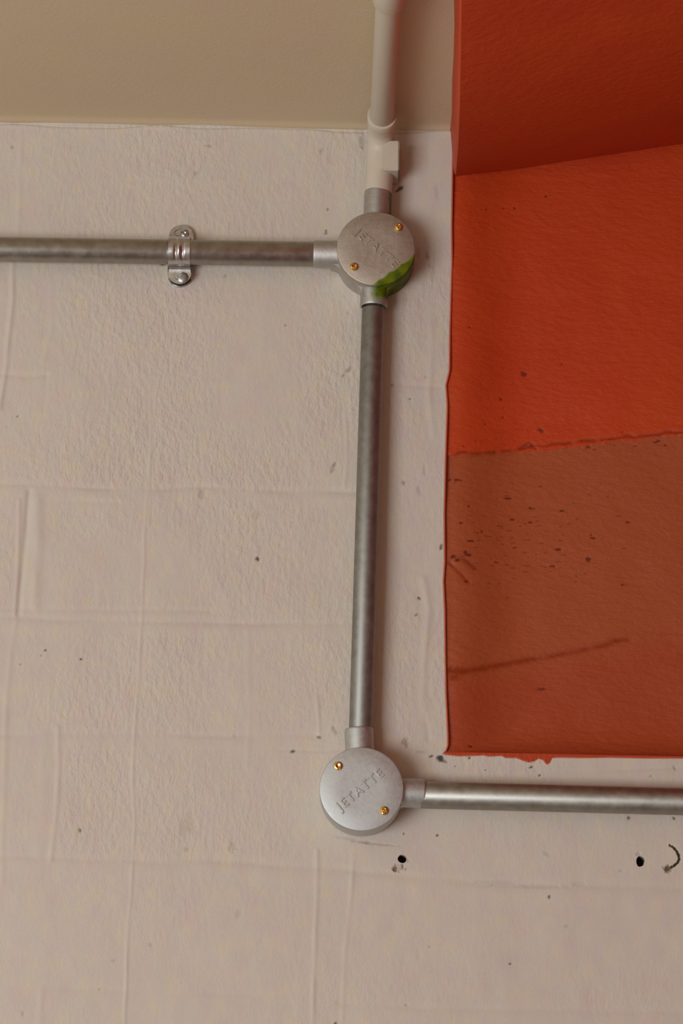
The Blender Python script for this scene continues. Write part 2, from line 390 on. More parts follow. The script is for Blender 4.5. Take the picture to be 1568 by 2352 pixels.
def wall_relief(X, Z):
    """height (m, out of the wall), stain rgba, stipple amount for points of the main wall"""
    k = 1 / (F_PX / 2.1)       # metres per photo pixel on the wall
    H = np.zeros(X.shape); ST = np.zeros(X.shape + (4,)); ST[..., :3] = (.55, .49, .42); R = np.full(X.shape, 0.75)
    H += vnoise(X, Z, 9) * 0.0022 + vnoise(X, Z, 28) * 0.0010 + vnoise(X, Z * 0.7, 90) * 0.00035
    wob = vnoise(X, Z, 45) * 0.004
    R *= np.clip(0.8 + vnoise(X, Z, 14) * 1.6, 0.25, 1.3)
    # stippling is strongest in the middle of the blocks left of the drop
    def soft(a, lo, hi): return np.clip((a - lo) / (hi - lo), 0, 1)
    xl = wp((120, 1100))[0]; xr = wp((830, 1100))[0]
    zt = wp((500, 1600))[1]; zb = wp((500, 2150))[1]
    R *= 0.55 + 0.45 * soft(X, xl - .03, xl + .03) * (1 - 0.65 * soft(X, xr - 0.01, xr + 0.02))
    R *= 0.45 + 0.55 * soft(Z, zb, zt)
    for pts, h, hw, kind in RIDGES:
        P = [wp(p) for p in pts]
        xs = [p[0] for p in P]; zs = [p[1] for p in P]
        m = (X > min(xs) - .02) & (X < max(xs) + .02) & (Z > min(zs) - .012) & (Z < max(zs) + .012)
        if not m.any(): continue
        d, s = polydist(X[m] + wob[m] * 0.25, Z[m], P)
        wd = hw * k * 0.75
        prof = np.exp(-(d / wd) ** 2)
        var = 0.75 + 0.9 * vnoise(X[m], Z[m], 60)
        H[m] += prof * h * 0.001 * np.clip(var, 0.2, 1.4)
        R[m] *= 1 - 0.75 * np.exp(-(d / (wd * 2.0)) ** 2)
    for pts, h, hw in JOINTS:
        P = [wp(p) for p in pts]
        xs = [p[0] for p in P]; zs = [p[1] for p in P]
        m = (X > min(xs) - .02) & (X < max(xs) + .02) & (Z > min(zs) - .03) & (Z < max(zs) + .02)
        if not m.any(): continue
        d, s = polydist(X[m], Z[m] + wob[m] * 0.3, P)
        sd = d * s                       # positive above the line
        wd = hw * k * 0.85
        prof = -np.exp(-((sd - 0.3 * wd) / wd) ** 2) + 0.5 * np.exp(-((sd + 2.6 * wd) / (wd * 1.9)) ** 2)
        var = np.clip(0.75 + 1.3 * vnoise(X[m], Z[m], 35), 0.1, 1.4)
        H[m] += prof * h * 0.001 * var
        R[m] *= 1 - 0.6 * np.exp(-((sd + 1.8 * wd) / (wd * 2.6)) ** 2)
    # thick paint bead under the ceiling
    zc = ZCEIL
    bead = np.exp(-((Z - (zc - 0.001)) / 0.0035) ** 2)
    H += bead * 0.0008
    H -= 0.0016 * np.exp(-((Z - (zc - 0.0030 + vnoise(X, Z * 0, 25) * 0.004)) / 0.0013) ** 2)
    # marks
    for s in SPECKS:
        cx, cz = wp((s[0], s[1])); rad = (max(s[2], s[3]) * 1.8 + 4) * k
        m = sub_apply(X, Z, cx, cz, rad)
        if not m.any(): continue
        e = ellipse_mask(X[m], Z[m], s)
        a = e * s[6] * (0.55 if s[5][0] > .15 else 1.0)
        old = ST[m]
        new = old.copy()
        for c in range(3): new[:, c] = np.where(old[:, 3] > a, old[:, c], s[5][c])
        new[:, 3] = np.maximum(old[:, 3], a); ST[m] = new
        H[m] -= e * s[7] * 0.001
    # hairline mark shaped like a C, with rust at its foot
    P = [wp(p) for p in HOOK]; cx, cz = wp((1548, 1968))
    m = sub_apply(X, Z, cx, cz, 0.02)
    if m.any():
        d, s = polydist(X[m], Z[m], P)
        e = np.clip((3.1 * k - d + vnoise(X[m], Z[m], 900) * 2.2 * k) / (1.2 * k), 0, 1)
        e2 = ellipse_mask(X[m], Z[m], (1533, 1996, 9, 7, 15, 0, 0))
        ST[m] = np.stack([np.where(e2 > .3, .07, .035), np.where(e2 > .3, .045, .03), np.where(e2 > .3, .012, .008), np.maximum(e, e2 * .9)], -1)
        H[m] -= np.maximum(e, e2) * 0.0012
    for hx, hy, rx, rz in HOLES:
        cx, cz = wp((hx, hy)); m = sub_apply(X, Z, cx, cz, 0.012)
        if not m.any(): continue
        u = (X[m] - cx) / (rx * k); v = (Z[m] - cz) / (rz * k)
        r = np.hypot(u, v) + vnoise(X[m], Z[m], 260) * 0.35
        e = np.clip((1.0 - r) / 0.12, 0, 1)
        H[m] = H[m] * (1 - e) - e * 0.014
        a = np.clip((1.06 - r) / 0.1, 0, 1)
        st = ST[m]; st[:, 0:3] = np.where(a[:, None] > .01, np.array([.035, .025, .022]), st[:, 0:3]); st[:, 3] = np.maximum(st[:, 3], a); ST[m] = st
    return H, ST, R

# ------------------------------------------------------------------ wall_back with its opening
EDGE = [(1042, 0), (1043, 60), (1041, 130), (1038, 180), (1037, 260), (1038, 330), (1037, 380), (1035, 520), (1036, 600), (1031, 760), (1030, 850), (1022, 885), (1025, 930), (1021, 1050), (1018, 1180),
        (1019, 1290), (1016, 1335), (1019, 1400), (1020, 1500), (1022, 1600), (1026, 1690), (1026, 1712), (1021, 1726), (1014, 1733)]
BOTTOM = [(1014, 1733), (1030, 1735), (1052, 1738), (1088, 1737), (1110, 1736), (1122, 1739), (1150, 1737), (1160, 1742), (1185, 1742), (1200, 1748), (1214, 1752), (1228, 1749), (1236, 1743), (1246, 1747),
          (1254, 1757), (1262, 1754), (1268, 1742), (1290, 1741), (1330, 1742), (1400, 1741), (1480, 1743), (1568, 1743), (1640, 1745)]
E = np.array([wp(p) for p in EDGE if p[1] > 250]); Bt = np.array([wp(p) for p in BOTTOM])
xc, zc0 = Bt[0]
def xe(z):                     # painted edge of the white wall
    o = np.argsort(E[:, 1]); return np.interp(z, E[o, 1], E[o, 0])
def ze(x): return np.interp(x, Bt[:, 0], Bt[:, 1])
LAP = 0.0014                   # the red paint laps this far round the arris onto the wall face

def spaced(lo, hi, step, bands, fine):
    v = [lo]
    while v[-1] < hi:
        s = step
        for a, b in bands:
            if a <= v[-1] <= b: s = fine
        v.append(v[-1] + s)
    v[-1] = hi
    return np.array(v)
ka = 1 / (F_PX / 2.1)
bx = [(wp((x0, 1975))[0], wp((x1, 1975))[0]) for x0, x1 in ((900, 942), (1456, 1486), (1518, 1566))]
bz = [(wp((1200, 2008))[1], wp((1200, 1940))[1])]
XL, XR = -0.31, 0.31
ZB, ZT = 1.60, ZCEIL
coarseL = np.array([-2.2, -1.2, -0.7, -0.45, -0.36]); coarseR = np.array([0.36, 0.5, 0.8, 1.0])
coarseB = np.array([0.0, 0.5, 1.0, 1.35, 1.52])
STEP = 0.0009
xo = xc + LAP                  # physical opening starts beyond the lap
xsA = np.concatenate([coarseL, spaced(XL, xo, STEP, bx, 0.00035)])
zsall = np.concatenate([coarseB, spaced(ZB, ZT, STEP, bz, 0.00035)])
zo = zc0 + 0.0019              # sill arris sits just above the ragged paint line
jz = int(np.argmin(np.abs(zsall - zo))); zsall[jz] = zo
XA, ZA = np.meshgrid(xsA, zsall, indexing='ij')
RY = 0.016
edge_off = np.where(zsall >= zo, xe(np.maximum(zsall, zo)) + LAP - xo, 0.0)
edge_off[jz] = 0
wgt = np.clip((xsA - (xo - 0.04)) / 0.04, 0, 1)
XA = XA + wgt[:, None] * edge_off[None, :]
xsB = np.concatenate([spaced(xo, XR, STEP, bx, 0.00035)[1:], coarseR])
zsB = zsall[:jz + 1]
XB, ZBm = np.meshgrid(xsB, zsB, indexing='ij')

def lap_stain(X, Z, ST, H, patch):
    lx = X - xe(Z); lz = Z - ze(X)
    if patch == 'A':
        l = np.where(Z >= zc0 - 0.0002, lx, -1.0)
    else:
        l = lz
    a = np.clip(l / 0.0009 + 0.5, 0, 1)
    m = a > 0
    ST[m, :3] = np.array([0.45, 0.050, 0.010]); ST[m, 3] = np.maximum(a[m], 0)
    H[m] += 0.0002 * a[m]
HA, SA, RA = wall_relief(XA.ravel(), ZA.ravel()); HB, SB, RB = wall_relief(XB.ravel(), ZBm.ravel())
lap_stain(XA.ravel(), ZA.ravel(), SA, HA, 'A'); lap_stain(XB.ravel(), ZBm.ravel(), SB, HB, 'B')
nxA, nz = XA.shape; nxB, nzB = XB.shape
VA = np.stack([XA.ravel(), -HA, ZA.ravel()], -1); VB = np.stack([XB.ravel(), -HB, ZBm.ravel()], -1)
idA = np.arange(nxA * nz).reshape(nxA, nz); idB = np.arange(nxB * nzB).reshape(nxB, nzB) + nxA * nz
idBB = np.concatenate([idA[-1:, :nzB], idB], 0)
def quads(I): return np.stack([I[:-1, :-1], I[1:, :-1], I[1:, 1:], I[:-1, 1:]], -1).reshape(-1, 4)
Q = [quads(idA), quads(idBB)]
n0 = nxA * nz + nxB * nzB
# reveal of the opening, painted red, running back to the angled wall
colA = idA[-1, jz:]; rowB = idBB[:, -1]
Vall = np.concatenate([VA, VB], 0); Sall = np.concatenate([SA, SB], 0); Rall = np.concatenate([RA, RB], 0)
def strip(ids, base):
    f = Vall[ids].copy(); b = f.copy(); b[:, 1] = RY + 0.004
    mid = f.copy(); mid[:, 1] += 0.002
    n = len(ids)
    i0 = np.arange(n) + base; i1 = i0 + n; i2 = i1 + n
    q = [np.stack([a[:-1], b_[:-1], b_[1:], a[1:]], -1) for a, b_ in ((i0, i1), (i1, i2))]
    return np.concatenate([f, mid, b], 0), np.concatenate(q, 0)
s1, q1 = strip(colA, n0); s2, q2 = strip(rowB, n0 + len(s1))
redc = np.tile(np.array([0.45, 0.050, 0.010, 1.0]), (len(s1) + len(s2), 1))
Vall = np.concatenate([Vall, s1, s2], 0); Sall = np.concatenate([Sall, redc], 0); Rall = np.concatenate([Rall, np.full(len(redc), .2)])
Q = np.concatenate(Q + [q1, q2], 0)

def np_mesh(name, V, Q, stain=None, stip=None):
    me = bpy.data.meshes.new(name)
    me.vertices.add(len(V)); me.vertices.foreach_set('co', V.astype(np.float32).ravel())
    me.loops.add(Q.size); me.loops.foreach_set('vertex_index', Q.astype(np.int32).ravel())
    me.polygons.add(len(Q)); me.polygons.foreach_set('loop_start', np.arange(0, Q.size, 4, dtype=np.int32))
    me.polygons.foreach_set('use_smooth', np.ones(len(Q), dtype=bool))
    me.update(calc_edges=True)
    if stain is not None:
        a = me.attributes.new('stain', 'FLOAT_COLOR', 'POINT'); a.data.foreach_set('color', stain.astype(np.float32).ravel())
    if stip is not None:
        a = me.attributes.new('stipple', 'FLOAT', 'POINT'); a.data.foreach_set('value', stip.astype(np.float32).ravel())
    return me
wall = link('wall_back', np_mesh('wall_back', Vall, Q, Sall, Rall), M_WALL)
tag(wall, 'cream painted blockwork wall with faint mortar lines and two drill holes', kind='structure')

# ------------------------------------------------------------------ angled red wall behind the opening
RY = 0.016                       # how far the red panel is set back
pL = on_y(1045, 408, RY); dirR = np.array([1.0, 0, 0]); nrm = np.array([0, -1.0, 0])
LR = on_y(1568, 900, RY)[0] - pL[0]
def on_red(px, py):
    q = on_y(px, py, RY)
    return (q[0] - pL[0], q[2])
ZSILL = zo - 0.001
us = np.concatenate([spaced(-0.016, LR + 0.02, 0.0008, [], 1), [LR + .08, LR + .2, LR + .4, 1.0 - pL[0]]])
zr = spaced(ZSILL, ZCEIL, 0.0008, [], 1)
U, Z = np.meshgrid(us, zr, indexing='ij'); Uf, Zf = U.ravel(), Z.ravel()
Hr = vnoise(Uf, Zf, 12) * 0.002 + vnoise(Uf, Zf, 40) * 0.0008 + vnoise(Uf * .5, Zf * 1.5, 110) * 0.0002
Sr = np.zeros((len(Uf), 4)); Sr[:, :3] = (0.46, .05, .01)
# the lower coat is a duller, browner red; its boundary is an old ragged board line
LA, LB = on_red(1045, 1053), on_red(1568, 997)
lim = LA[1] + (Uf - LA[0]) * (LB[1] - LA[1]) / (LB[0] - LA[0]) + vnoise(Uf, Zf * 0, 60) * 0.0015 + vnoise(Uf, Zf, 300) * .0008
low = np.clip((lim - Zf) / 0.0012, 0, 1)
tA, tB = on_red(1045, 1555), on_red(1568, 1450)
lim2 = tA[1] + (Uf - tA[0]) * (tB[1] - tA[1]) / (tB[0] - tA[0])
tone = np.clip((lim2 + 0.01 - Zf) / 0.03, 0, 1)
c1 = np.array([0.37, 0.078, 0.024]); c2 = np.array([0.37, 0.060, 0.018])
Sr[:, :3] = c1 * (1 - tone)[:, None] + c2 * tone[:, None]; Sr[:, 3] = low
Hr += (1 - low) * 0.0012
_ga = 0.0130 * np.exp(-(np.maximum(Uf, 0) / 0.034) ** 2); _gb = 0.0135 * np.exp(-np.maximum(Zf - zo, 0) / 0.011)
Hr += (_ga ** 4 + _gb ** 4) ** 0.25
Hr = np.minimum(Hr, RY - 0.0004 - 0.002 * np.clip(-Uf / .004, 0, 1) * 0)
def streak(pts, hw, col, a, h, jitter=0.6):
    global Hr
    P = [on_red(*p) for p in pts]
    d, s = polydist(Uf, Zf + vnoise(Uf, Zf, 120) * 0.002, P)
    m = d < hw * ka * 3
    e = np.exp(-(d[m] / (hw * ka)) ** 2) * a * np.clip(1 + vnoise(Uf[m], Zf[m], 160) * 2 * jitter, 0, 1)
    for c in range(3):
        base = np.where(Sr[m, 3] > .5, Sr[m, c], (0.46, .05, .01)[c])
        Sr[m, c] = base * (1 - e) + col[c] * e
    Sr[m, 3] = np.maximum(Sr[m, 3], np.clip(e * 1.5, 0, 1)); Hr[m] -= e * h * .001
DR = (0.13, 0.014, 0.002); DR2 = (0.25, 0.028, 0.002)
streak([(1045, 1052), (1160, 1040), (1210, 1028), (1300, 1018), (1440, 1003), (1568, 993)], 5, DR2, .8, .8)
streak([(1195, 1030), (1215, 1018), (1230, 1032)], 5, DR, .7, .8)
streak([(1036, 1548), (1060, 1548), (1120, 1538), (1220, 1514), (1300, 1502), (1385, 1480), (1440, 1468)], 7, DR2, .85, .5)
streak([(1036, 1548), (1068, 1550), (1040, 1565)], 9, DR2, .85, .6)
streak([(1032, 1300), (1050, 1320), (1075, 1345)], 5, DR2, .6, 1.2)
streak([(1055, 1290), (1090, 1310)], 6, DR, .5, 1.0)
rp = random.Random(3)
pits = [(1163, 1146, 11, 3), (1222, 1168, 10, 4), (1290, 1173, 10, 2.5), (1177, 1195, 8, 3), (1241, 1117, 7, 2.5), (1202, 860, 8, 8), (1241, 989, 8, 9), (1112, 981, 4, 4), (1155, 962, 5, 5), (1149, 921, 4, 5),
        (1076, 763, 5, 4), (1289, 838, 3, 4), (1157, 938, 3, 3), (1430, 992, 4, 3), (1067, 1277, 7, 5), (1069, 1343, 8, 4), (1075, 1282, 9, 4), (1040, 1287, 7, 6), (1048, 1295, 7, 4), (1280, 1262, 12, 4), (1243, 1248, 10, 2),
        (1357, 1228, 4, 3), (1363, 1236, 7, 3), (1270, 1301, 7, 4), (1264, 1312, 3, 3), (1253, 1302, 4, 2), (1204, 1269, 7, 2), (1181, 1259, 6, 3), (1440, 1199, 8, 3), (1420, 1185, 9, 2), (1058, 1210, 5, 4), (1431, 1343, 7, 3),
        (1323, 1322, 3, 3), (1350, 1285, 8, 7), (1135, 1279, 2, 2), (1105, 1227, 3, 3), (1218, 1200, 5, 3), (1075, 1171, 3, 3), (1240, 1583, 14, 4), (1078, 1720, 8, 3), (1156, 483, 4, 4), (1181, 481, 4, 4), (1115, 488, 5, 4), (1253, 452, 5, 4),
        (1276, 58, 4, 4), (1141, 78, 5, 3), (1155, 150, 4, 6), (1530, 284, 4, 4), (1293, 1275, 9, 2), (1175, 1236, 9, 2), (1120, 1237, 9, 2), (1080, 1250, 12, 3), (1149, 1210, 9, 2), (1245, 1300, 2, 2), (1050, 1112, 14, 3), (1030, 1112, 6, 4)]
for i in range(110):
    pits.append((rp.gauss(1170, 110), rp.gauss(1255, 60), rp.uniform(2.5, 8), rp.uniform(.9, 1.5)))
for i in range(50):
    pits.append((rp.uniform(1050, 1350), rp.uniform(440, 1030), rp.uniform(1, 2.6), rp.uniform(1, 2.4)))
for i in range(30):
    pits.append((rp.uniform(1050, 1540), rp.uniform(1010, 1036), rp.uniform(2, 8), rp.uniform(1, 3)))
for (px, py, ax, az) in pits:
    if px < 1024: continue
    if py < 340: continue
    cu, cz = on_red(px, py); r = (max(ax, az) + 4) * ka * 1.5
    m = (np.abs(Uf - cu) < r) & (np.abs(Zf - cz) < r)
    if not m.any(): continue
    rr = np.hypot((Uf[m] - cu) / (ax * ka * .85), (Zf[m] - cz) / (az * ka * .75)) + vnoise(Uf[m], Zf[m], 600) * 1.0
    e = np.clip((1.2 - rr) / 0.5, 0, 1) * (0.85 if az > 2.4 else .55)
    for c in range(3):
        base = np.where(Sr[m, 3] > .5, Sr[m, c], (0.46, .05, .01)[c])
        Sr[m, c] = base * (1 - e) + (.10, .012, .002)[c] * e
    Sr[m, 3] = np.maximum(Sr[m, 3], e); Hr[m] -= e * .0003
_beh = np.minimum((pL[0] + Uf - xe(np.maximum(Zf, zo)) - LAP + .0013) / .0010, (Zf - zo + .0008) / .0008)   # tucked in behind the white edge
Hr = np.where(_beh < 1, np.minimum(Hr, 0.008 + (Hr - 0.008) * np.clip(_beh, 0, 1)), Hr)
Vr = np.stack([pL[0] + Uf * dirR[0] + Hr * nrm[0], pL[1] + Uf * dirR[1] + Hr * nrm[1], Zf], -1)
Ir = np.arange(len(Uf)).reshape(U.shape)
Qr = quads(Ir)
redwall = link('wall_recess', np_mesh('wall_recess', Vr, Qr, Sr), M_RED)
tag(redwall, 'orange red painted panel of wall set slightly back behind the edge of the cream wall', kind='structure')

# ------------------------------------------------------------------ ceiling
def ceil_patch(xa, xb, ya, yb, nx, ny, zfun, clipx=None):
    pass
eb = [on_z(*p, ZCEIL) for p in EDGE if p[1] <= 260]; eb = [(q[1], q[0]) for q in eb]; eb.sort()
ebY = np.array([q[0] for q in eb]); ebX = np.array([q[1] for q in eb])
ys = np.concatenate([[-4.0, -2.5, -1.2, -0.6], spaced(-0.42, 0.004, 0.0015, [], 1)])
def ex(y): return np.interp(y, np.concatenate([[-4], ebY]), np.concatenate([[ebX[0] + 0.10], ebX]))
xs = np.concatenate([[-2.2, -1.2, -0.6], spaced(-0.4, 0.095, 0.003, [], 1)])
Xc, Yc = np.meshgrid(xs, ys, indexing='ij')
wg = np.clip((xs - 0.02) / (xs[-1] - 0.02), 0, 1)
Xc = Xc + wg[:, None] * (ex(ys) - xs[-1])[None, :]
Zc = ZCEIL + vnoise(Xc, Yc, 7) * 0.002 - 0.002 * np.exp(-(Yc / 0.006) ** 2) 
Vc = np.stack([Xc.ravel(), Yc.ravel(), Zc.ravel()], -1)
ceil = link('ceiling', np_mesh('ceiling', Vc, quads(np.arange(Xc.size).reshape(Xc.shape))), M_CEIL)
tag(ceil, 'smooth cream painted ceiling above the blockwork', kind='structure')
# red painted soffit: hangs below the ceiling, dips away from the wall and then sweeps up
def px_of(p):
    d = np.asarray(p) - CAM
    return (W_PX / 2 + F_PX * d.dot(rt) / d.dot(fw), H_PX / 2 - F_PX * d.dot(up) / d.dot(fw))
j0 = on_y(1045, 410, RY); j1 = on_y(1568, 331, RY)
def junction(x): return j0[2] + (x - j0[0]) * (j1[2] - j0[2]) / (j1[0] - j0[0])
def dip(t):        # t = distance out from the red panel
    t = np.asarray(t)
    a = np.where(t < 0.14, -0.23 * t, 0)
    b = np.where((t >= 0.14) & (t < 0.34), -0.0322 - 0.23 * (t - .14) + 0.5 * (0.23 + 0.14) / 0.20 * (t - .14) ** 2, 0)
    c = np.where(t >= 0.34, -0.0412 + 0.14 * (t - 0.34), 0)
    return a + b + c
ts = np.concatenate([spaced(0.0, 0.50, 0.003, [], 1), [0.7, 1.0, 1.6, 2.4, 4.0]])
ELp = np.array([(-300, 1057), (0, 1055), (130, 1053), (240, 1051), (330, 1048), (380, 1044), (412, 1042)], float)
def soffit_z(x, t): return np.minimum(junction(x) + dip(t), ZCEIL - 0.002)
xl = []
for t in ts:
    x = 0.095
    for _ in range(4):
        z = float(soffit_z(x, t)); q = px_of((x, RY - t, z))
        x += (np.interp(q[1], ELp[:, 0], ELp[:, 1]) - q[0]) * 0.00034
    xl.append(x)
xl = np.array(xl)
cols = np.concatenate([[0, .0015, .004, .008], spaced(0.014, 0.30, 0.006, [], 1), [.4, .6, .92]])
Xs = xl[None, :] + cols[:, None]; Xs[-1] = 1.0
Ts = np.tile(ts, (len(cols), 1))
Zs = soffit_z(Xs, Ts) + vnoise(Xs, Ts, 10) * 0.0015 + vnoise(Xs, Ts, 30) * .0006
Zs[0] += 0.0012
Yw = RY - Ts
top = np.stack([np.minimum(ex(np.minimum(Yw[0], 0)), xl), Yw[0], np.full(len(ts), ZCEIL + .001)], -1)
mid_ = np.stack([Xs[0], Yw[0], Zs[0]], -1)
top[:, 0] = np.minimum(top[:, 0], mid_[:, 0] - .0008)
grid = np.concatenate([top[None], ((top * .4 + mid_ * .6))[None], np.stack([Xs, Yw, Zs], -1)], 0)
rc = link('trim_1', np_mesh('trim_1', grid.reshape(-1, 3), quads(np.arange(grid.shape[0] * grid.shape[1]).reshape(grid.shape[:2])), np.zeros((grid.shape[0] * grid.shape[1], 4))), M_RED)
rc.data.set_sharp_from_angle(angle=math.radians(40))
tag(rc, 'red painted soffit hanging just below the cream ceiling', kind='structure')

# ------------------------------------------------------------------ floor and added side wall
bm = bmesh.new()
vs_ = [bm.verts.new(p) for p in ((-2.2, -4, 0), (1.0, -4, 0), (1.0, 0.0, 0), (-2.2, 0.0, 0))]; bm.faces.new(vs_)
tag(from_bm('floor', bm, M_FLOOR, smooth=False), 'grey floor', kind='structure')
bm = bmesh.new()  # unseen wall, added to block fill from the right and reflect dark red
vs_ = [bm.verts.new(p) for p in ((1.0, 0.02, 0), (1.0, 0.02, ZCEIL), (1.0, -4.0, ZCEIL), (1.0, -4.0, 0))]; bm.faces.new(vs_)
tag(from_bm('light_block_wall', bm, M_DKRED, smooth=False), 'unseen dark red side wall, added to block light and redden reflections', kind='structure')

# ------------------------------------------------------------------ conduit
AX = -0.0175          # conduit axis stands this far off the wall
def P3(px, py, y=AX): return Vector(on_y(px, py, y))
def conduit(name, a, b, r, mat, label, hollow=False):
    base = (a + b) / 2
    bm = bmesh.new()
    d = (b - a); L = d.length
    lathe(bm, [(0, 0.0), (0, r * .97), (.0006, r), (L - .0006, r), (L, r * .97), (L, 0)], a - base, d, 72)
    o = from_bm(name, bm, mat); o.location = base
    tag(o, label, 'pipe')
    return o

lidU = on_y(863, 571, -0.033); lidL = on_y(830, 1812, -0.033)
R_BOX = 0.0322
def spout_profile(w, R, f=0.008):
    """x, z outline of the web between a round body and a spout pointing along +z"""
    cx = w + f; cz = math.sqrt((R + f) ** 2 - cx * cx)
    a0 = math.atan2(-cz, -cx); pts = []
    for k in range(9):
        t = k / 8; ang = a0 + (math.pi - (a0 % (2 * math.pi))) * t if a0 < 0 else a0
        ang = (a0 % (2 * math.pi)) + (math.pi - (a0 % (2 * math.pi))) * t
        pts.append((cx + f * math.cos(ang), cz + f * math.sin(ang)))
    right = pts
    left = [(-x, z) for x, z in pts][::-1]
    return [(0, 0)] + right + left

def junction_box(center, spouts, screws, text_angle, label, lidmat, bodymat, rscale=1.0, textoff=(0, 0), fillet=0.003):
    R = R_BOX * rscale
    cx, cz = center[0], center[2]
    root = empty('junction_box', (cx, 0, cz)); tag(root, label, 'junction box', 'round conduit junction boxes')
    bm = bmesh.new()
    Rb = R * 1.0
    lathe(bm, [(0.0, 0), (0.0, Rb * .985), (0.0015, Rb), (0.027, Rb), (0.0285, Rb * .99), (0.0295, Rb * .93), (0.0295, 0)], (0, -0.0005, 0), (0, -1, 0), 96)
    from_bm('body', bm, bodymat, root)
    for (ex_, ez_) in spouts:
        d = Vector((ex_ - cx, 0, ez_ - cz)); L = d.length; dn = d.normalized()
        bm = bmesh.new(); w = 0.0113
        prof = spout_profile(w * .90, Rb, fillet)
        perp = Vector((dn.z, 0, -dn.x))
        poly = [(perp.x * x + dn.x * z, perp.z * x + dn.z * z) for x, z in prof]
        prism(bm, poly, -0.006, -0.0225)
        lathe(bm, [(0, 0.0), (0, w), (L - .0015, w), (L - .0004, w * .985), (L, w * .955), (L, w * .87), (L - .004, w * .86), (L - .004, 0)], (0, AX, 0), dn, 56)
        from_bm('spout', bm, bodymat, root, angle=40)
    bm = bmesh.new()
    lathe(bm, [(0.0297, 0), (0.0297, R * .985), (0.0302, R * 1.004), (0.0325, R * 1.006), (0.0331, R * .996), (0.0333, R * .98), (0.0333, R * .5), (0.0333, 0)], (0, 0, 0), (0, -1, 0), 96)
    lid = from_bm('lid', bm, lidmat, root, angle=30)
    cu = bpy.data.curves.new('lettering', 'FONT'); cu.body = 'JETATTE'; cu.size = 0.0100; cu.extrude = 0.00045; cu.bevel_depth = 0.00022; cu.bevel_resolution = 1
    cu.space_character = 1.22; cu.align_x = 'CENTER'; cu.align_y = 'CENTER'
    to = bpy.data.objects.new('tmp', cu); scene.collection.objects.link(to)
    dg = bpy.context.evaluated_depsgraph_get(); me = bpy.data.meshes.new_from_object(to.evaluated_get(dg))
    bpy.data.objects.remove(to); me.name = 'lettering'
    me.transform(Matrix.Translation((textoff[0], -0.0334, textoff[1])) @ Matrix.Rotation(-math.radians(text_angle), 4, 'Y') @ Matrix.Rotation(math.radians(90), 4, 'X'))
    me.materials.clear()
    lt = link('lettering', me, lidmat, lid); lt['label'] = 'embossed raised lettering'
    for (sx, sz, ang) in screws:
        bm = bmesh.new()
        x0, z0 = sx - cx, sz - cz
        lathe(bm, [(0.0332, 0.0), (0.0332, .0034), (.0344, .0034), (.0352, .0029), (.0355, .0020), (.0356, 0)], (x0, 0, z0), (0, -1, 0), 40)
        # driving slot: two chords of the head pressed in
        c, s = math.cos(ang), math.sin(ang)
        for v in bm.verts:
            q = (v.co.x - x0) * -s + (v.co.z - z0) * c
            if v.co.y < -0.0350 and abs(q) < 0.0006: v.co.y += 0.0008
        b = from_bm('screw', bm, M_BRASS, root, angle=30); b['label'] = 'small brass screw'
    return root

def xz(px, py, y): q = on_y(px, py, y); return (q[0], q[2])
def sc(px, py, ang): q = on_y(px, py, -0.0345); return (q[0], q[2], ang)
spU = [xz(868, 441, AX), xz(858, 706, AX), xz(720, 584, AX)]
spL = [xz(824, 1674, AX), xz(976, 1822, AX)]
org = (lidU[0], 0, lidU[2])
M_LID_U = green_cast('cast_zinc_with_green_streak', (0.50, 0.44, 0.36), org, R_BOX, 0.72)
M_BODY_U = green_cast('cast_zinc_body_with_green_streak', (0.52, 0.50, 0.46), org, R_BOX, 0.52, ((0.055, 0.095, 0.001, 1), (0.12, 0.175, 0.002, 1)))
boxU = junction_box(lidU, spU, [sc(915, 521, .5), sc(813, 612, 1.2)], -41,
    'round metal junction box smeared with green paint, at the upper corner of the conduit', M_LID_U, M_BODY_U, 0.985, (0.0006, 0), 0.010)
boxL = junction_box(lidL, spL, [sc(776, 1759, 2.0), sc(882, 1862, .4)], 41,
    'clean grey round junction box at the lower corner, below the red wall', M_CAST, M_CAST, 1.0, (-0.001, -0.001))

def within(a, b, k):      # push an end into its socket
    return a + (a - b).normalized() * k
a, b = P3(857, 708), P3(828.5, 1672)
conduit('conduit_pipe', within(a, b, -.0005), within(b, a, .003), 0.0093, M_PIPE_DULL, 'vertical galvanised conduit pipe between the two junction boxes')
a, b = P3(-2500, 534), P3(721, 584)
conduit('conduit_pipe', a, within(b, a, .003), 0.0102, M_PIPE, 'horizontal galvanised conduit pipe leading left from the upper box, held by a clip')
a, b = P3(975, 1826), P3(3300, 1885)
conduit('conduit_pipe', within(a, b, .003), b, 0.0106, M_PIPE_GREY, 'horizontal galvanised conduit pipe running right from the lower box, under the red wall')

# painted elbow turning from the wall on to the ceiling, and the ceiling run
ZP = ZCEIL - 0.0150
ringc = on_z(877, 298, ZP - 0.0125)
cbot = P3(868, 440); 
xv = P3(872, 380).x
root = empty('conduit_elbow', (xv, 0, ZCEIL - 0.05))
tag(root, 'cream painted conduit elbow turning from the wall onto the ceiling, above the upper box', 'pipe fitting')
bm = bmesh.new()
pts = []; rad = []
start = Vector((cbot.x, AX, cbot.z - 0.003))
pts.append(start); pts.append(Vector((xv, AX, ZP - 0.034))); 
cxv = Vector((xv, 0, 0)); Rb = 0.020
yc, zc_ = AX - Rb, ZP - Rb
for k in range(0, 13):
    t = k / 12 * math.pi / 2
    pts.append(Vector((xv + (ringc[0] - xv) * k / 14, yc + Rb * math.cos(t), zc_ + Rb * math.sin(t))))
pts.append(Vector((ringc[0], ringc[1], ZP)))
off0 = Vector(root.location)
tube_path(bm, [p - off0 for p in pts], 0.0112, 48)
from_bm('elbow_body', bm, M_PPIPE, root)
bm = bmesh.new()
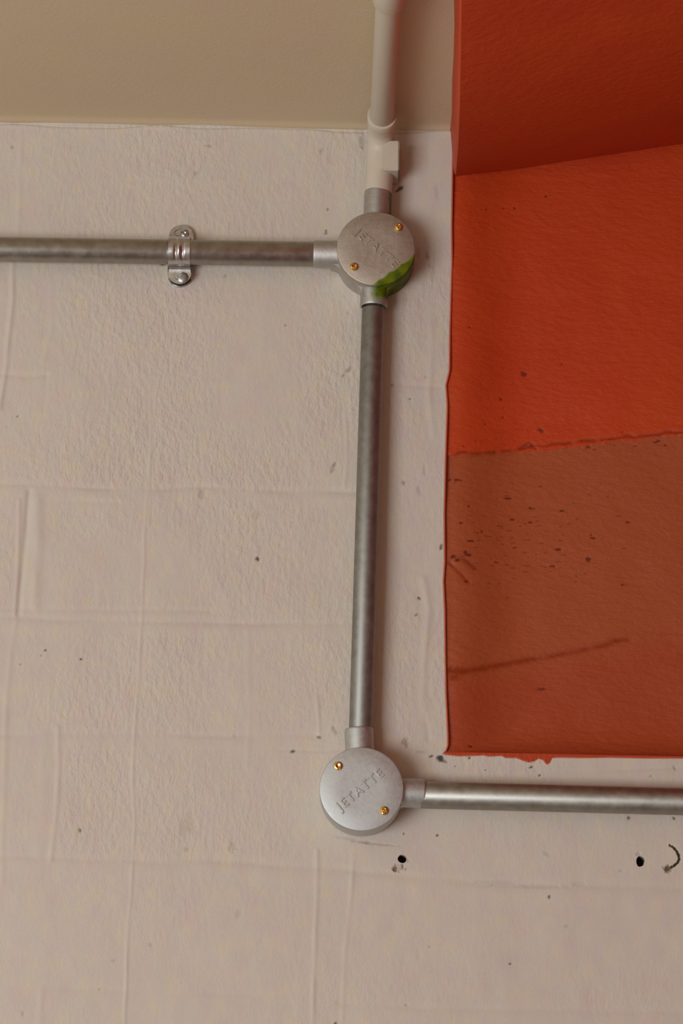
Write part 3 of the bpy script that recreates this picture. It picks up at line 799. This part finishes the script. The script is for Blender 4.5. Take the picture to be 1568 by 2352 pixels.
rc0 = Vector((ringc[0], ringc[1], ZP)) - off0
lathe(bm, [(-0.014, .0112), (-0.010, .0118), (-.0005, .0120), (0, .0117), (0.0002, .0110), (-.002, .0100)], rc0, (0.02, -1, 0), 56)
from_bm('collar', bm, M_PPIPE, root)
bm = bmesh.new()
q0, q1_ = on_y(874, 322, -.031), on_y(916, 391, -.031)
poly = [(q0[0], q0[2]), (q1_[0], q0[2]), (q1_[0], q1_[2]), (q0[0], q1_[2])]
prism(bm, [(x - off0.x, z - off0.z) for x, z in poly], -0.0005, -0.031)
bmesh.ops.bevel(bm, geom=list(bm.edges), offset=0.0009, segments=3, affect='EDGES')
from_bm('inspection_lug', bm, M_PPIPE, root)
bm = bmesh.new()
q2 = on_y(919, 401, -.012)
poly = [(q1_[0] + .0004, q0[2] - .003), (q2[0], q0[2] - .003), (q2[0], q2[2]), (q1_[0] + .0004, q2[2])]
prism(bm, [(x - off0.x, z - off0.z) for x, z in poly], -0.0005, -0.022)
bmesh.ops.bevel(bm, geom=list(bm.edges), offset=0.0004, segments=2, affect='EDGES')
from_bm('backplate', bm, M_PPIPE, root)

end = on_z(893, 29, ZP - .010); dv = (Vector((end[0], end[1], ZP)) - Vector((ringc[0], ringc[1], ZP)))
a = Vector((ringc[0], ringc[1], ZP)); b = a + dv * 3.2
conduit('conduit_pipe', a - dv.normalized() * -.0002 + dv.normalized() * -.002, b, 0.0099, M_PPIPE, 'cream painted conduit pipe running along the ceiling towards the viewer')
cpl = empty('conduit_coupling', a + dv * 1.0)
tag(cpl, 'cream painted pipe coupling on the ceiling conduit, at the top edge of the photo', 'pipe fitting')
bm = bmesh.new()
lathe(bm, [(-.001, .0100), (-.0008, .0112), (0, .0120), (.001, .0123), (.040, .0123), (.041, .0120), (.0415, .0100)], (0, 0, 0), dv, 56)
from_bm('sleeve', bm, M_PPIPE, cpl)

# ------------------------------------------------------------------ saddle clip
cc = on_y(412.5, 578, AX); cl = empty('pipe_clip', (cc[0], 0, cc[2]))
tag(cl, 'shiny zinc saddle clip holding the horizontal conduit to the wall', 'pipe clip')
def stadium(w, top, bot, n=16):
    r = w; pts = []
    for k in range(n + 1):
        t = math.pi * k / n; pts.append((r * math.cos(t), top - r + r * math.sin(t)))
    for k in range(n + 1):
        t = math.pi + math.pi * k / n; pts.append((r * math.cos(t), bot + r + r * math.sin(t)))
    return pts
TOPZ = on_y(415, 519, -.003)[2] - cc[2]; BOTZ = on_y(413, 660, -.002)[2] - cc[2]
bm = bmesh.new(); prism(bm, stadium(0.0103, TOPZ, BOTZ), -0.0005, -0.0032)
bmesh.ops.bevel(bm, geom=[e for e in bm.edges if abs(e.verts[0].co.y - e.verts[1].co.y) < 1e-6 and e.verts[0].co.y < -.003], offset=0.0005, segments=2, affect='EDGES')
from_bm('base_plate', bm, M_CLIP, cl)
# strap: sheet bent over the conduit; profile in (y, z), swept along x with two pressed grooves
rp_ = 0.0102
prof = []
axz, axy = 0.0, AX
EAR = 0.0045
prof.append((-0.0036, TOPZ + 0.0002)); prof.append((-0.0036, rp_ + EAR)); prof.append((-0.0042, rp_ + .0026)); prof.append((-0.0062, rp_ + .0013)); prof.append((-0.010, rp_ + .0009))
for k in range(0, 21):
    t = math.pi / 2 - math.pi * k / 20
    prof.append((axy - (rp_ + .0012) * math.cos(t), (rp_ + .0012) * math.sin(t)))
prof.append((-0.0125, -rp_ - .0012)); prof.append((-0.0108, -rp_ - .0022)); prof.append((-0.0100, -rp_ - .0038)); prof.append((-0.0096, -rp_ - .0065))
LOWB = on_y(413, 652, -.009)[2] - cc[2]
nlow = 14
for k in range(1, nlow + 1):
    prof.append((-0.0096 + 0.0010 * k / nlow, (-rp_ - .0065) + (LOWB + rp_ + .0065) * k / nlow))
xs_ = np.linspace(-1, 1, 37)
bm = bmesh.new()
def strap_w(i, z):
    wmid = 0.0089
    if z < -rp_ - .004:
        w = 0.0098; r = w; lo = LOWB
        if z < lo + r:
            w = math.sqrt(max(1e-9, r * r - (lo + r - z) ** 2))
        return max(w, .0006)
    if z > rp_ + EAR - .0005:
        w = 0.0101; r = w
        if z > TOPZ - r: w = math.sqrt(max(1e-9, r * r - (z - TOPZ + r) ** 2))
        return max(w, .0006)
    return wmid
# finer samples on the upper ear
p2 = []
for i in range(12):
    p2.append((-0.0044, TOPZ + (rp_ + EAR - TOPZ) * i / 12))
prof = p2 + prof[1:]
grid_o, grid_i = [], []
for i, (y, z) in enumerate(prof):
    yp, zp = prof[max(i - 1, 0)]; yn, zn = prof[min(i + 1, len(prof) - 1)]
    ty, tz = yn - yp, zn - zp; L = math.hypot(ty, tz) + 1e-12; ny, nz_ = tz / L, -ty / L     # outward
    if ny * (-1) < 0 and abs(z) > rp_ + .003: ny, nz_ = -ny, -nz_
    wv = strap_w(i, z); ro, ri = [], []
    on_arc = math.hypot(y - axy, z) < rp_ + .0014 and y < axy + .004
    fade = 1.0 if (on_arc and z > -rp_ * .85) else 0.0
    if on_arc: fade = max(0, min(1, 1.3 - abs(z) / rp_ * 1.1))
    for u in xs_:
        g = math.exp(-((u * wv - .0029) / .0009) ** 2) + math.exp(-((u * wv + .0029) / .0009) ** 2)
        rib = 0.0007 * math.exp(-((u * wv) / .0012) ** 2)
        h = (-0.0011 * g + rib) * fade
        # outward is away from the conduit axis
        if on_arc:
            ay, az = (y - axy), z; l = math.hypot(ay, az); oy, oz = ay / l, az / l
        else: oy, oz = -1.0, 0.0
        ro.append(bm.verts.new((u * wv, y + oy * (.0010 + h), z + oz * (.0010 + h))))
        ri.append(bm.verts.new((u * wv, y + oy * 0.0, z + oz * 0.0)))
    grid_o.append(ro); grid_i.append(ri)
for i in range(len(prof) - 1):
    for k in range(len(xs_) - 1):
        bm.faces.new((grid_o[i][k], grid_o[i][k + 1], grid_o[i + 1][k + 1], grid_o[i + 1][k]))
        bm.faces.new((grid_i[i][k], grid_i[i + 1][k], grid_i[i + 1][k + 1], grid_i[i][k + 1]))
    for k, sgn in ((0, 1), (-1, -1)):
        bm.faces.new((grid_o[i][k], grid_o[i + 1][k], grid_i[i + 1][k], grid_i[i][k]))
for k in range(len(xs_) - 1):
    bm.faces.new((grid_o[0][k], grid_i[0][k], grid_i[0][k + 1], grid_o[0][k + 1]))
    bm.faces.new((grid_o[-1][k], grid_o[-1][k + 1], grid_i[-1][k + 1], grid_i[-1][k]))
from_bm('strap', bm, M_CLIP, cl, angle=45)
# oval recess rings + screws of both ears
def ear_screw(px, py, ydep, r, slot):
    q = on_y(px, py, ydep); x0, z0 = q[0] - cc[0], q[2] - cc[2]
    bm = bmesh.new()
    lathe(bm, [(-ydep - .0012, 0), (-ydep - .0012, r), (-ydep + .0002, r), (-ydep + .0008, r * .8), (-ydep + .0011, r * .4), (-ydep + .0012, 0)], (x0, 0, z0), (0, -1, 0), 36)
    if slot:
        for v in bm.verts:
            dx, dz_ = v.co.x - x0, v.co.z - z0
            if abs(dx * .75 - dz_ * -.66) < .0007 and v.co.y < ydep: v.co.y += .0007
    return from_bm('screw', bm, M_SCREW, cl, angle=30)
ear_screw(424, 537, -.0055, .0036, True)['label'] = 'slotted steel screw in the upper ear'
ear_screw(420, 636, -.0100, .0048, False)['label'] = 'domed screw in the lower ear'
def slot_ring(px, py, ydep, rx, rz_):
    q = on_y(px, py, ydep); x0, z0 = q[0] - cc[0], q[2] - cc[2]
    bm = bmesh.new(); n = 40
    rings = []
    for rr, dy in ((1.0, 0.0), (.93, -.0006), (.84, -.0003), (.80, .0008)):
        rings.append([bm.verts.new((x0 + rx * rr * math.cos(2 * math.pi * k / n), ydep + dy, z0 + rz_ * rr * math.sin(2 * math.pi * k / n))) for k in range(n)])
    for A, B in zip(rings[:-1], rings[1:]):
        for k in range(n): bm.faces.new((A[k], A[(k + 1) % n], B[(k + 1) % n], B[k]))
    return from_bm('screw_hole_rim', bm, M_CLIP, cl)
slot_ring(415.5, 634, -.0098, .0062, .0042)
slot_ring(415, 535, -.0054, .0056, .0034)
